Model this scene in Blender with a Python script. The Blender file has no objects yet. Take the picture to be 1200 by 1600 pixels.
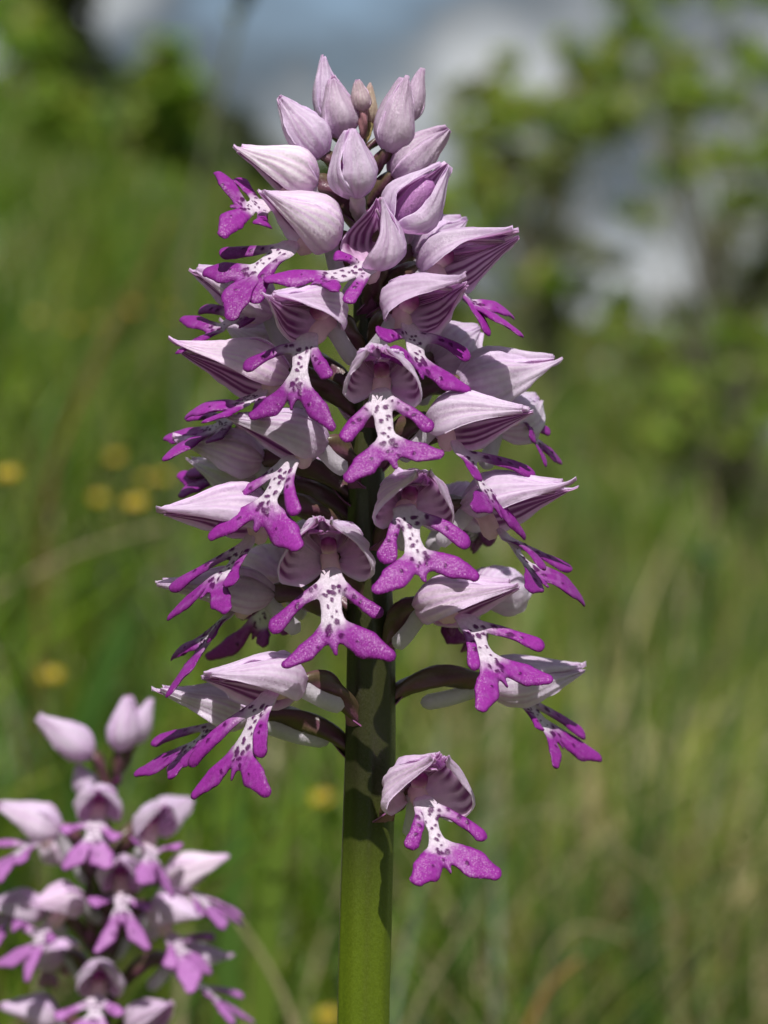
import bpy, math, random
import numpy as np
from mathutils import Vector

S = bpy.context.scene
COL = S.collection
RAD = math.radians

# ------------------------------------------------------------------ camera
FOV = RAD(20.0)
ZC = 0.300                       # lens height above the foot of the orchid
TH = math.tan(FOV / 2)
DC = 0.0615 / TH                 # lens to stem axis, 1600 px of the photo = 123 mm at the stem
PX = 0.0615 / 800                # metres per photo pixel at the stem
cam = bpy.data.cameras.new('camera')
cam.sensor_fit = 'VERTICAL'
cam.sensor_height = 24
cam.lens = 12 / TH
cam.clip_start = 0.01
cam.clip_end = 1000
cam.dof.use_dof = True
cam.dof.focus_distance = DC - 0.008
cam.dof.aperture_fstop = (cam.lens * 0.001) / 0.0045
cam.dof.aperture_blades = 0
co = bpy.data.objects.new('camera', cam)
co.location = (0, -DC, ZC)
co.rotation_euler = (RAD(90), 0, 0)
COL.objects.link(co)
S.camera = co

# ------------------------------------------------------------------ sky, sun, exposure
SUN_EL, SUN_AZ = 57.0, 2.0       # azimuth: to the right of the camera, behind it
W = bpy.data.worlds.new('World')
S.world = W
W.use_nodes = True
nt = W.node_tree
nt.nodes.clear()
def N(t, kind, **kw):
    n = t.nodes.new(kind)
    for k, v in kw.items():
        setattr(n, k, v)
    return n
sky = N(nt, 'ShaderNodeTexSky', sky_type='NISHITA', sun_disc=False)
sky.sun_elevation = RAD(SUN_EL)
sky.sun_rotation = RAD(180 - SUN_AZ)
sky.air_density = 1.0
sky.dust_density = 1.0
tc = N(nt, 'ShaderNodeTexCoord')
mp = N(nt, 'ShaderNodeMapping')
mp.inputs['Scale'].default_value = (1, 1, 1.7)
mp.inputs['Location'].default_value = (3.1, 0.4, 0.65)
cn = N(nt, 'ShaderNodeTexNoise')
cn.inputs['Scale'].default_value = 5.5
cn.inputs['Detail'].default_value = 7
cn.inputs['Roughness'].default_value = 0.55
cr = N(nt, 'ShaderNodeValToRGB')
cr.color_ramp.elements[0].position = 0.31
cr.color_ramp.elements[1].position = 0.47
cn2 = N(nt, 'ShaderNodeTexNoise')
cn2.inputs['Scale'].default_value = 11
cn2.inputs['Detail'].default_value = 5
cc = N(nt, 'ShaderNodeValToRGB')
cc.color_ramp.elements[0].position = 0.44
cc.color_ramp.elements[0].color = (1.05, 1.3, 1.55, 1)      # grey cloud bases
cc.color_ramp.elements[1].position = 0.66
cc.color_ramp.elements[1].color = (4.8, 5.0, 5.2, 1)  # sunlit cloud
mx = N(nt, 'ShaderNodeMix', data_type='RGBA')
bg = N(nt, 'ShaderNodeBackground')
bg.inputs['Strength'].default_value = 0.09
wo = N(nt, 'ShaderNodeOutputWorld')
L = nt.links.new
L(tc.outputs['Generated'], mp.inputs['Vector'])
L(mp.outputs['Vector'], cn.inputs['Vector'])
L(mp.outputs['Vector'], cn2.inputs['Vector'])
L(cn.outputs['Fac'], cr.inputs['Fac'])
L(cn2.outputs['Fac'], cc.inputs['Fac'])
L(cr.outputs['Color'], mx.inputs[0])
L(sky.outputs['Color'], mx.inputs[6])
L(cc.outputs['Color'], mx.inputs[7])
L(mx.outputs[2], bg.inputs['Color'])
L(bg.outputs['Background'], wo.inputs['Surface'])

sl = bpy.data.lights.new('sun', 'SUN')
sl.energy = 4.2
sl.angle = RAD(0.5)
sl.color = (1.0, 0.97, 0.92)
so = bpy.data.objects.new('sun', sl)
a, e = RAD(SUN_AZ), RAD(SUN_EL)
SD = Vector((math.sin(a) * math.cos(e), -math.cos(a) * math.cos(e), math.sin(e)))
so.rotation_euler = (-SD).to_track_quat('-Z', 'Y').to_euler()
so.location = (0, 0, 20)
COL.objects.link(so)

S.view_settings.view_transform = 'Standard'
S.view_settings.look = 'None'
S.view_settings.gamma = 1
S.view_settings.exposure = 0.42
S.render.engine = 'CYCLES'
S.render.resolution_x, S.render.resolution_y = 768, 1024

# ------------------------------------------------------------------ helpers
def V(*a):
    return np.array(a, float)
def unit(v):
    return v / max(np.linalg.norm(v), 1e-12)
def at(X, Y, d=0.0, y0=0.0):
    """photo pixel + distance in front of the plant's axis (in stem-plane pixels) -> metres"""
    y = y0 - d * PX
    k = (DC + y) / DC * PX
    return V((X - 600) * k, y, ZC + (800 - Y) * k)
def wav(x, y, seed, octs=3):
    r = np.random.RandomState(seed)
    o = 0
    for i in range(octs):
        for j in range(3):
            th = r.uniform(0, 6.283)
            f = (1.0 + r.rand()) * 1.9 ** i
            o = o + np.sin((x * math.cos(th) + y * math.sin(th)) * f + r.uniform(0, 6.283)) / 1.7 ** i
    return o / 4.5
def sstep(a, b, x):
    t = np.clip((x - a) / (b - a), 0, 1)
    return t * t * (3 - 2 * t)
def lerpc(a, b, t):
    return a + (b - a) * np.asarray(t)[..., None]

def mesh(name, verts, faces, mat, parent=None, origin=None, colors=None, smooth=True):
    """faces: list of integer arrays, each (n,3) or (n,4), or a plain list of index lists"""
    verts = np.asarray(verts, float)
    origin = verts.mean(0) if origin is None else np.asarray(origin, float)
    me = bpy.data.meshes.new(name)
    v = verts - origin
    if isinstance(faces, list) and len(faces) and isinstance(faces[0], np.ndarray):
        idx = np.concatenate([f.ravel() for f in faces])
        tot = np.concatenate([np.full(len(f), f.shape[1]) for f in faces])
        st = np.concatenate([[0], np.cumsum(tot)[:-1]])
        me.vertices.add(len(v))
        me.vertices.foreach_set('co', v.astype(np.float32).ravel())
        me.loops.add(len(idx))
        me.loops.foreach_set('vertex_index', idx.astype(np.int32))
        me.polygons.add(len(tot))
        me.polygons.foreach_set('loop_start', st.astype(np.int32))
        me.polygons.foreach_set('loop_total', tot.astype(np.int32))
        me.update(calc_edges=True)
        me.validate()
    else:
        me.from_pydata(v.tolist(), [], faces)
    if colors is not None:
        at_ = me.color_attributes.new('Col', 'FLOAT_COLOR', 'POINT')
        c = np.ones((len(v), 4), np.float32)
        c[:, :3] = np.clip(colors, 0.002, 0.9)
        at_.data.foreach_set('color', c.ravel())
    me.polygons.foreach_set('use_smooth', np.full(len(me.polygons), smooth))
    me.materials.append(mat)
    o = bpy.data.objects.new(name, me)
    COL.objects.link(o)
    if parent is not None:
        o.parent = parent
        o.location = Vector(origin) - Vector(parent['_o'])
    else:
        o.location = origin
    o['_o'] = [float(q) for q in origin]
    return o
def empty(name, loc):
    o = bpy.data.objects.new(name, None)
    o.empty_display_size = 0.01
    o.location = loc
    o['_o'] = [float(q) for q in loc]
    COL.objects.link(o)
    return o
def tag(o, label=None, cat=None, group=None, kind=None):
    if label: o['label'] = label
    if cat: o['category'] = cat
    if group: o['group'] = group
    if kind: o['kind'] = kind
    return o

def grid_faces(nu, nv, wrap=False):
    """nu rows x nv columns"""
    i, j = np.meshgrid(np.arange(nu - 1), np.arange(nv if wrap else nv - 1), indexing='ij')
    i, j = i.ravel(), j.ravel()
    j2 = (j + 1) % nv
    return np.stack([i * nv + j, i * nv + j2, (i + 1) * nv + j2, (i + 1) * nv + j], 1)

def bez(p0, p1, p2, p3, n):
    t = np.linspace(0, 1, n)[:, None]
    return (1 - t) ** 3 * p0 + 3 * (1 - t) ** 2 * t * p1 + 3 * (1 - t) * t * t * p2 + t ** 3 * p3
def tube(path, rad, nseg=12, ridge=0.0, twist=0.0, nr=6):
    path = np.asarray(path)
    n = len(path)
    tan = np.gradient(path, axis=0)
    tan /= np.linalg.norm(tan, axis=1)[:, None] + 1e-12
    up = V(0.31, 0.9, 0.2)
    out = []
    x = unit(np.cross(tan[0], up))
    rad = np.broadcast_to(rad, (n,))
    for i in range(n):
        x = unit(x - tan[i] * np.dot(x, tan[i]))
        y = np.cross(tan[i], x)
        an = np.linspace(0, 2 * math.pi, nseg, endpoint=False)
        r = rad[i] * (1 + ridge * np.cos(nr * (an + twist * i / n)))
        out.append(path[i] + (np.cos(an) * r)[:, None] * x + (np.sin(an) * r)[:, None] * y)
    v = np.concatenate(out + [path[:1] - tan[:1] * rad[0] * .3, path[-1:] + tan[-1:] * rad[-1] * .5])
    q = grid_faces(n, nseg, True)
    a_ = np.arange(nseg)
    b_ = (a_ + 1) % nseg
    c0, c1 = n * nseg, n * nseg + 1
    t0 = np.stack([b_, a_, np.full(nseg, c0)], 1)
    t1 = np.stack([a_ + (n - 1) * nseg, b_ + (n - 1) * nseg, np.full(nseg, c1)], 1)
    return v, [q, np.concatenate([t0, t1])]
def join(parts):
    """[(verts, faces, colors)] -> one"""
    vs, cs, tri, quad, k = [], [], [], [], 0
    for v, f, c in parts:
        vs.append(v)
        cs.append(np.broadcast_to(c, (len(v), 3)))
        for g in f:
            (tri if g.shape[1] == 3 else quad).append(g + k)
        k += len(v)
    fs = []
    if quad: fs.append(np.concatenate(quad))
    if tri: fs.append(np.concatenate(tri))
    return np.concatenate(vs), fs, np.concatenate(cs)

# ------------------------------------------------------------------ materials
def mat_col(name, rough=0.5, trans=0.0, tint=(1, 1, 1), spec=0.5, bump=0.0, bscale=4000, var=0.0, vscale=900, sheen=0.0, tmul=1.0, glit=0.0, gscale=6000):
    m = bpy.data.materials.new(name)
    m.use_nodes = True
    t = m.node_tree
    t.nodes.clear()
    out = N(t, 'ShaderNodeOutputMaterial')
    p = N(t, 'ShaderNodeBsdfPrincipled')
    p.inputs['Roughness'].default_value = rough
    p.inputs['Specular IOR Level'].default_value = spec
    if sheen:
        p.inputs['Sheen Weight'].default_value = sheen
    at_ = N(t, 'ShaderNodeAttribute', attribute_name='Col')
    col = at_.outputs['Color']
    g = N(t, 'ShaderNodeNewGeometry')
    if var:
        nz = N(t, 'ShaderNodeTexNoise')
        nz.inputs['Scale'].default_value = vscale
        nz.inputs['Detail'].default_value = 3
        t.links.new(g.outputs['Position'], nz.inputs['Vector'])
        mr = N(t, 'ShaderNodeMapRange')
        mr.inputs['To Min'].default_value = 1 - var
        mr.inputs['To Max'].default_value = 1 + var
        mr.inputs['From Min'].default_value = 0.25
        mr.inputs['From Max'].default_value = 0.75
        t.links.new(nz.outputs['Fac'], mr.inputs['Value'])
        mm = N(t, 'ShaderNodeVectorMath', operation='MULTIPLY')
        t.links.new(col, mm.inputs[0])
        t.links.new(mr.outputs['Result'], mm.inputs[1])
        col = mm.outputs['Vector']
    t.links.new(col, p.inputs['Base Color'])
    if bump:
        nb = N(t, 'ShaderNodeTexVoronoi')
        nb.inputs['Scale'].default_value = bscale
        t.links.new(g.outputs['Position'], nb.inputs['Vector'])
        bp = N(t, 'ShaderNodeBump')
        bp.inputs['Strength'].default_value = bump
        bp.inputs['Distance'].default_value = 0.35 / bscale
        t.links.new(nb.outputs['Distance'], bp.inputs['Height'])
        t.links.new(bp.outputs['Normal'], p.inputs['Normal'])
    if glit:      # every surface cell is tilted a little, as on real petal skin
        vo = N(t, 'ShaderNodeTexVoronoi')
        vo.inputs['Scale'].default_value = gscale
        t.links.new(g.outputs['Position'], vo.inputs['Vector'])
        v1 = N(t, 'ShaderNodeVectorMath', operation='SUBTRACT')
        v1.inputs[1].default_value = (.5, .5, .5)
        t.links.new(vo.outputs['Color'], v1.inputs[0])
        v2 = N(t, 'ShaderNodeVectorMath', operation='SCALE')
        v2.inputs['Scale'].default_value = glit
        t.links.new(v1.outputs['Vector'], v2.inputs[0])
        v3 = N(t, 'ShaderNodeVectorMath', operation='ADD')
        t.links.new(g.outputs['Normal'], v3.inputs[0])
        t.links.new(v2.outputs['Vector'], v3.inputs[1])
        v4 = N(t, 'ShaderNodeVectorMath', operation='NORMALIZE')
        t.links.new(v3.outputs['Vector'], v4.inputs[0])
        t.links.new(v4.outputs['Vector'], p.inputs['Normal'])
    sh = p.outputs['BSDF']
    if trans:
        tr = N(t, 'ShaderNodeBsdfTranslucent')
        tm = N(t, 'ShaderNodeVectorMath', operation='MULTIPLY')
        tm.inputs[1].default_value = [q * tmul for q in tint]
        t.links.new(col, tm.inputs[0])
        t.links.new(tm.outputs['Vector'], tr.inputs['Color'])
        ms = N(t, 'ShaderNodeMixShader')
        ms.inputs['Fac'].default_value = trans
        t.links.new(sh, ms.inputs[1])
        t.links.new(tr.outputs['BSDF'], ms.inputs[2])
        sh = ms.outputs['Shader']
    t.links.new(sh, out.inputs['Surface'])
    return m
M_SEPAL = mat_col('sepal_tissue', rough=0.42, trans=0.56, spec=0.4, var=0.06, vscale=1500, tmul=1.18, glit=.45, gscale=9000)
M_LIP = mat_col('lip_tissue', rough=0.40, trans=0.24, spec=0.28, var=0.12, vscale=2600, glit=.46, gscale=9500)
M_STEM = mat_col('stem_skin', rough=0.36, spec=0.45, var=0.10, vscale=2200, glit=.2, gscale=9000)
M_GRASS = mat_col('grass_blade', rough=0.45, trans=0.35, spec=0.4, tint=(1.1, 1.2, 0.6))
M_LEAF = mat_col('tree_leaf', rough=0.5, trans=0.5, spec=0.35, tint=(1.1, 1.25, 0.5))
M_BARK = mat_col('bark', rough=0.9, spec=0.2, var=0.35, vscale=25)
M_PETAL = mat_col('yellow_petal', rough=0.4, trans=0.25, spec=0.4)

# ------------------------------------------------------------------ terrain
def ground_z(x, y):
    x, y = np.asarray(x, float), np.asarray(y, float)
    ye = np.where(y < 24, y, 24 + 9 * (1 - np.exp(-np.maximum(y - 24, 0) / 9)))
    ye = np.where(ye < -6, -6 + 0.2 * (ye + 6), ye)
    xe = 12 * np.tanh(x / 12)
    r = np.sqrt(x * x + y * y)
    bump = wav(x * 0.9, y * 0.9, 5, 2) * 0.05 * sstep(1.0, 5, r)
    return 0.085 * ye - 0.45 * xe + bump
gx = np.concatenate([-np.geomspace(220, 0.15, 60), [0], np.geomspace(0.15, 220, 60)])
gy = np.concatenate([-np.geomspace(120, 0.15, 30), [0], np.geomspace(0.15, 320, 90)])
X, Y = np.meshgrid(gx, gy)
tv = np.stack([X.ravel(), Y.ravel(), ground_z(X, Y).ravel()], 1)
gm = bpy.data.materials.new('meadow_ground')
gm.use_nodes = True
t = gm.node_tree
p = t.nodes['Principled BSDF']
p.inputs['Roughness'].default_value = 0.9
p.inputs['Specular IOR Level'].default_value = 0.15
geo = N(t, 'ShaderNodeNewGeometry')
n1 = N(t, 'ShaderNodeTexNoise'); n1.inputs['Scale'].default_value = 2.6; n1.inputs['Detail'].default_value = 9
r1 = N(t, 'ShaderNodeValToRGB')
r1.color_ramp.elements[0].position = 0.33; r1.color_ramp.elements[0].color = (0.05, 0.10, 0.012, 1)
r1.color_ramp.elements[1].position = 0.68; r1.color_ramp.elements[1].color = (0.20, 0.18, 0.075, 1)
e2 = r1.color_ramp.elements.new(0.5); e2.color = (0.10, 0.15, 0.02, 1)
t.links.new(geo.outputs['Position'], n1.inputs['Vector'])
t.links.new(n1.outputs['Fac'], r1.inputs['Fac'])
t.links.new(r1.outputs['Color'], p.inputs['Base Color'])
n3 = N(t, 'ShaderNodeTexNoise'); n3.inputs['Scale'].default_value = 30; n3.inputs['Detail'].default_value = 6
b3 = N(t, 'ShaderNodeBump'); b3.inputs['Distance'].default_value = 0.05; b3.inputs['Strength'].default_value = 0.8
t.links.new(geo.outputs['Position'], n3.inputs['Vector'])
t.links.new(n3.outputs['Fac'], b3.inputs['Height'])
t.links.new(b3.outputs['Normal'], p.inputs['Normal'])
ter = mesh('ground', tv, [grid_faces(len(gy), len(gx))], gm, origin=V(0, 0, 0))
tag(ter, 'sloping meadow hillside under the grass', kind='structure')

# ------------------------------------------------------------------ trees and shrubs
def leaves(rs, centres, radii, counts, size, cols, flat=0.8, ragged=0.45):
    vs, cs = [], []
    for c, r, n, col in zip(centres, radii, counts, cols):
        d = rs.normal(size=(n, 3))
        d /= np.linalg.norm(d, axis=1)[:, None]
        rad = r * rs.rand(n) ** 0.45 * (1 + ragged * wav(d[:, 0] * 3 + d[:, 2] * 2, d[:, 1] * 3 - d[:, 2], rs.randint(9999), 2))
        pos = c + d * rad[:, None] * V(1, 1, flat)
        nb = rs.normal(size=(n, 3)) * .75 + V(0, -.45, .8)      # blades turn to the light
        nb /= np.linalg.norm(nb, axis=1)[:, None]
        ax = np.cross(rs.normal(size=(n, 3)), nb); ax /= np.linalg.norm(ax, axis=1)[:, None] + 1e-9
        bx = np.cross(ax, nb)
        s = size * (0.6 + 0.8 * rs.rand(n))[:, None]
        v = np.stack([pos - ax * s, pos + bx * s * .45, pos + ax * s, pos - bx * s * .45], 1)
        vs.append(v.reshape(-1, 3))
        k = col * (0.65 + 0.7 * rs.rand(n))[:, None] * (1 + 0.15 * rs.normal(size=(n, 3)))
        cs.append(np.repeat(k, 4, axis=0))
    v = np.concatenate(vs)
    return v, [np.arange(len(v)).reshape(-1, 4)], np.concatenate(cs)
def tree(name, label, cat, dist, foot_px, clumps, size, group=None, bark=(0.10, 0.085, 0.065), dens=1.0, seed=1, spread=0.6, trunk_r=0.05):
    """clumps: (photo x, photo y, radius in px, leaves, colour); the crown hangs over its foot at `dist` metres"""
    rs = np.random.RandomState(seed)
    k = (DC + dist) / DC * PX
    fx = (foot_px - 600) * k
    foot = V(fx, dist, float(ground_z(fx, dist)) - 0.08)
    root = empty(name, foot)
    tag(root, label, cat, group)
    cen, rad, cnt, cols = [], [], [], []
    for (x, y, r, n, col) in clumps:
        dy = rs.uniform(-spread, spread)
        kk = (DC + dist + dy) / DC * PX
        cen.append(V((x - 600) * kk, dist + dy, ZC + (800 - y) * kk))
        rad.append(r * kk); cnt.append(int(n * dens)); cols.append(V(*col))
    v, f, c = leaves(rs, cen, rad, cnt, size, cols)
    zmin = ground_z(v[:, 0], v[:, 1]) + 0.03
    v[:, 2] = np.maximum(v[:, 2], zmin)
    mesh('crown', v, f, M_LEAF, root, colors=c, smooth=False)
    parts = []
    top = np.mean(cen, 0)
    tr = bez(foot, foot + V(0, 0, .35 * (top[2] - foot[2])), top - V(0, 0, .3 * (top[2] - foot[2])), top, 14)
    parts.append(tube(tr, np.linspace(trunk_r, trunk_r * .35, 14), 8) + (V(*bark),))
    for q in cen:
        s = tr[rs.randint(3, 10)]
        b = bez(s, s + (q - s) * .3 + V(0, 0, .1), q - V(0, 0, .15) , q, 8)
        parts.append(tube(b, np.linspace(trunk_r * .4, trunk_r * .08, 8), 6) + (V(*bark),))
        for w in range(1):
            q2 = q + rs.normal(size=3) * np.linalg.norm(q - s) * .22
            parts.append(tube(bez(b[4], b[5], q2, q2 + V(0, 0, .05), 5), np.linspace(trunk_r * .14, trunk_r * .04, 5), 5) + (V(*bark),))
    v, f, c = join(parts)
    mesh('trunk', v, f, M_BARK, root, colors=c)
    return root
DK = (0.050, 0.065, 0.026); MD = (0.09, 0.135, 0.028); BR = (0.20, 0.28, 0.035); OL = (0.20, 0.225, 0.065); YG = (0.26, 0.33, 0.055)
tree('dark_tree', 'tall dark green tree against the clouds above the left hillside', 'tree', 27, 90,
     [(105, -20, 50, 420, DK), (110, 60, 45, 420, DK), (130, 110, 50, 420, DK), (60, -40, 60, 420, MD), (150, 160, 55, 420, DK), (60, 60, 50, 420, MD), (120, 210, 60, 420, MD)], 0.15, seed=3, spread=1.5, trunk_r=.2)
tree('dark_tree', 'low dark green tree sloping down beside the bright leafy bush', 'tree', 30, 330,
     [(300, 190, 50, 420, DK), (345, 215, 45, 400, DK), (385, 240, 36, 380, DK), (430, 270, 40, 400, DK), (240, 240, 60, 420, MD), (330, 270, 60, 420, DK), (500, 285, 50, 400, MD)], 0.15, seed=4, spread=1.5, trunk_r=.15)
tree('leafy_bush', 'sunlit yellow green bush standing out before the dark trees', 'bush', 19, 240,
     [(262, 85, 34, 160, BR), (240, 125, 40, 200, BR), (275, 140, 40, 200, BR), (205, 165, 46, 220, MD), (260, 195, 55, 260, BR), (180, 215, 60, 260, MD), (305, 240, 50, 220, MD), (230, 260, 60, 260, BR), (200, 300, 50, 220, BR), (270, 310, 45, 200, BR), (340, 315, 45, 200, OL), (400, 330, 40, 160, OL)], 0.09, seed=5, spread=.8, trunk_r=.06)
tree('leafy_bush', 'tall mid green bush at the top of the left meadow', 'bush', 13, 40,
     [(10, 20, 60, 200, BR), (50, 70, 55, 200, BR), (30, 150, 70, 300, BR), (90, 180, 60, 260, BR), (0, 240, 80, 320, BR), (110, 250, 70, 300, BR), (60, 310, 70, 300, BR), (160, 310, 60, 240, BR)], 0.06, seed=6, spread=.6, trunk_r=.05)
def haze_of_leaves(seed, n, x0, x1, y0, y1, cols, holes, r=(16, 34), m=(24, 44)):
    """many thin clumps over a stretch of the crown, fewer where the photograph shows sky"""
    q = np.random.RandomState(seed)
    out = []
    while len(out) < n:
        x, y = q.uniform(x0, x1), q.uniform(y0, y1)
        if any(((x - hx) / hr) ** 2 + ((y - hy) / hr2) ** 2 < 1.0 for hx, hy, hr, hr2 in holes) and q.rand() < .985:
            continue
        out.append((x, y, q.uniform(*r), q.randint(*m), cols[q.randint(len(cols))]))
    return out
HOLES = [(825, 120, 34, 26), (960, 285, 62, 44), (930, 350, 40, 24), (1085, 405, 46, 30), (980, 435, 34, 24), (1120, 190, 34, 50), (1000, 240, 50, 40), (690, 60, 60, 70), (740, 70, 40, 50), (1110, 290, 34, 40), (880, 10, 30, 30), (1000, 90, 24, 20), (1170, 50, 24, 26), (1050, 330, 40, 30)]
tree('open_shrub', 'loose shrub of bright leaves with sky showing through its twigs', 'shrub', 6.2, 860,
     haze_of_leaves(31, 60, 700, 980, 60, 330, (BR, YG, YG, OL), HOLES) + haze_of_leaves(32, 40, 660, 1000, 260, 500, (OL, YG, YG, BR), HOLES, m=(26, 44)),
     0.026, bark=(0.30, 0.27, 0.23), seed=7, spread=.5, trunk_r=.008)
tree('open_shrub', 'grey twigged shrub with bright leaves and dark shaded heart', 'shrub', 5.6, 1130,
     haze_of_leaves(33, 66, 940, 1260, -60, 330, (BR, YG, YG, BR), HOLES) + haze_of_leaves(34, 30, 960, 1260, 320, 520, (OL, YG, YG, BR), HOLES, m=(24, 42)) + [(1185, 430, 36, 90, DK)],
     0.024, bark=(0.32, 0.29, 0.25), seed=8, spread=.5, trunk_r=.008)
tree('low_shrub', 'low fresh green shrub at the foot of the twiggy shrubs', 'shrub', 4.4, 1140,
     haze_of_leaves(35, 44, 1010, 1270, 520, 720, (BR, YG, BR, YG), [], m=(34, 60)), 0.014, seed=9, spread=.35, trunk_r=.012)
rs0 = np.random.RandomState(77)
for i, (x, y, dd) in enumerate([(720, 520, 36), (800, 535, 40), (900, 550, 38), (1000, 555, 42), (1090, 560, 37), (1180, 560, 43), (620, 500, 44), (540, 460, 40)]):
    tree('far_tree', 'small olive tree in the distant hedge line behind the shrubs', 'tree', dd, x,
         [(x + rs0.uniform(-25, 25), y + rs0.uniform(-25, 25), rs0.uniform(28, 40), 110, OL) for _ in range(4)] + [(x, y + 50, 50, 130, OL)], 0.22, group='trees of the distant hedge line', seed=20 + i, spread=1.2, trunk_r=.12)

# ------------------------------------------------------------------ grass
def blades(rs, x, y, h, w, lean, cols, nl=4):
    n = len(x)
    z = ground_z(x, y)
    az = rs.uniform(0, 2 * math.pi, n)
    sd = az + math.pi / 2 + rs.normal(size=n) * .5
    t = np.linspace(0, 1, nl)
    P = np.zeros((n, nl, 2, 3))
    bend = lean * h
    for k, tt in enumerate(t):
        cx = x + np.cos(az) * bend * tt ** 2
        cy = y + np.sin(az) * bend * tt ** 2
        cz = z - 0.005 + h * tt * (1 - 0.35 * np.minimum(lean, 1.3) * tt)
        ww = w * (1 - tt ** 1.7) * .5 + 0.0002
        for s_, sg in enumerate((-1, 1)):
            P[:, k, s_] = np.stack([cx + np.cos(sd) * ww * sg, cy + np.sin(sd) * ww * sg, cz], 1)
    v = P.reshape(-1, 3)
    base = (np.arange(n) * nl * 2)[:, None]
    q = []
    for k in range(nl - 1):
        q.append(base + np.array([[2 * k, 2 * k + 1, 2 * k + 3, 2 * k + 2]]))
    return v, [np.concatenate(q)], np.repeat(cols, nl * 2, axis=0)
def grass_cols(rs, x, y, dry):
    n = len(x)
    pal = np.array([[0.085, 0.17, 0.012], [0.155, 0.255, 0.018], [0.045, 0.11, 0.022], [0.20, 0.235, 0.025], [0.42, 0.36, 0.19], [0.22, 0.17, 0.08]])
    m = wav(x * 6, y * 4, 11, 3) * .7 + np.clip(x / (y + .4) * 1.2, -.2, .15)
    pd = np.clip(dry - .02 + 0.55 * m, 0.03, 0.8)
    isdry = rs.rand(n) < pd
    k = np.where(isdry, 4 + rs.randint(0, 2, n), rs.choice(4, n, p=[.32, .3, .18, .2]))
    return pal[k] * (0.45 + 0.75 * rs.rand(n))[:, None] * (1 + .6 * wav(x * 11, y * 6, 12, 3))[:, None]
def scatter(rs, n, y0, y1, wid, pad):
    y = np.sqrt(rs.uniform((y0 + pad) ** 2, (y1 + pad) ** 2, n)) - pad
    x = rs.uniform(-1, 1, n) * (wid * y + pad * wid + .1)
    return x, y
rs = np.random.RandomState(10)
parts = []
x, y = scatter(rs, 13000, 0.22, 1.4, .62, .5)
h = rs.uniform(.05, .17, len(x)) * (1 + .5 * (rs.rand(len(x)) < .12))
parts.append(blades(rs, x, y, h, rs.uniform(.002, .0055, len(x)), rs.uniform(.1, 1.1, len(x)), grass_cols(rs, x, y, .24), 6))
x, y = scatter(rs, 1500, 0.25, 0.9, .42, .5)
h = rs.uniform(.13, .24, len(x))
parts.append(blades(rs, x, y, h, rs.uniform(.0015, .004, len(x)), rs.uniform(.1, .9, len(x)), grass_cols(rs, x, y, .30), 7))
x, y = scatter(rs, 39000, 1.2, 4.0, .62, .5)
h = rs.uniform(.06, .2, len(x)) * (1 + .5 * (rs.rand(len(x)) < .1))
parts.append(blades(rs, x, y, h, rs.uniform(.003, .008, len(x)), rs.uniform(.1, 1.1, len(x)), grass_cols(rs, x, y, .24), 4))
x, y = scatter(rs, 58000, 3.8, 12.0, .62, .5)
h = rs.uniform(.1, .28, len(x)) * (1 + .5 * (rs.rand(len(x)) < .1))
parts.append(blades(rs, x, y, h, rs.uniform(.006, .016, len(x)), rs.uniform(.1, .9, len(x)), grass_cols(rs, x, y, .20), 4))
x, y = scatter(rs, 50000, 11.5, 27.0, .58, .5)
h = rs.uniform(.15, .4, len(x))
parts.append(blades(rs, x, y, h, rs.uniform(.015, .035, len(x)), rs.uniform(.1, .8, len(x)), grass_cols(rs, x, y, .15), 4))
v, f, c = join(parts)
tag(mesh('meadow_grass', v, f, M_GRASS, origin=V(0, 0, 0), colors=c), 'mixed green and straw coloured meadow grass covering the hillside', 'grass', kind='stuff')

def stalk(name, label, pts, dist, r, col, head=None, cat='grass stalk', foot=True):
    """pts: photo pixels along the stalk, top first; it stands on the ground `dist` metres behind the orchid"""
    P = [at(px_, py_, 0, dist) for px_, py_ in pts]
    if foot:
        b = P[-1].copy()
        b[2] = float(ground_z(b[0], b[1])) - .01
        if b[2] < P[-1][2] - .01:
            P.append(b)
    P = np.array(P)
    tt = np.linspace(0, len(P) - 1, 26)
    pa = np.stack([np.interp(tt, np.arange(len(P)), P[:, k]) for k in range(3)], 1)
    for _ in range(4):
        pa[1:-1] = (pa[:-2] + 2 * pa[1:-1] + pa[2:]) / 4
    o = empty(name, pa[-1])
    tag(o, label, cat)
    v, f = tube(pa[::-1], np.linspace(r, r * .5, 26), 8)
    mesh('stem', v, f, M_GRASS, o, colors=np.broadcast_to(V(*col), (len(v), 3)))
    if head:
        n, ln, rr = head
        parts = []
        rh = np.random.RandomState(int(abs(pts[0][0])))
        for i in range(n):
            c0 = pa[0] + (pa[3] - pa[0]) * (i / n) * 1.2
            d = unit(unit(pa[0] - pa[2]) + rh.normal(size=3) * .6)
            parts.append(tube(np.stack([c0 + d * ln * q for q in (0, .35, .7, 1)]), V(.4, 1, .8, .1) * rr, 6) + (V(*col) * rh.uniform(.8, 1.3),))
        v, f, c = join(parts)
        mesh('seed_head', v, f, M_GRASS, o, colors=c)
    return o
STRAW = (0.36, 0.31, 0.17)
stalk('dry_grass_stalk', 'pale bent straw stalk lying folded in the grass right of the orchid', [(700, 1318), (770, 1285), (868, 1258), (930, 1300), (1000, 1350), (1075, 1412)], .42, .0005, (0.28, .25, .13))
stalk('dry_grass_stalk', 'pale straw stalk leaning low below the yellow flowers', [(255, 822), (180, 842), (110, 866), (40, 905), (-40, 940)], .75, .0016, STRAW)
stalk('brown_stalk', 'thin reddish brown stalk leaning among the yellow flowers', [(270, 335), (215, 445), (160, 545), (110, 650), (60, 800)], .8, .0018, (0.20, 0.13, 0.04))
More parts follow.
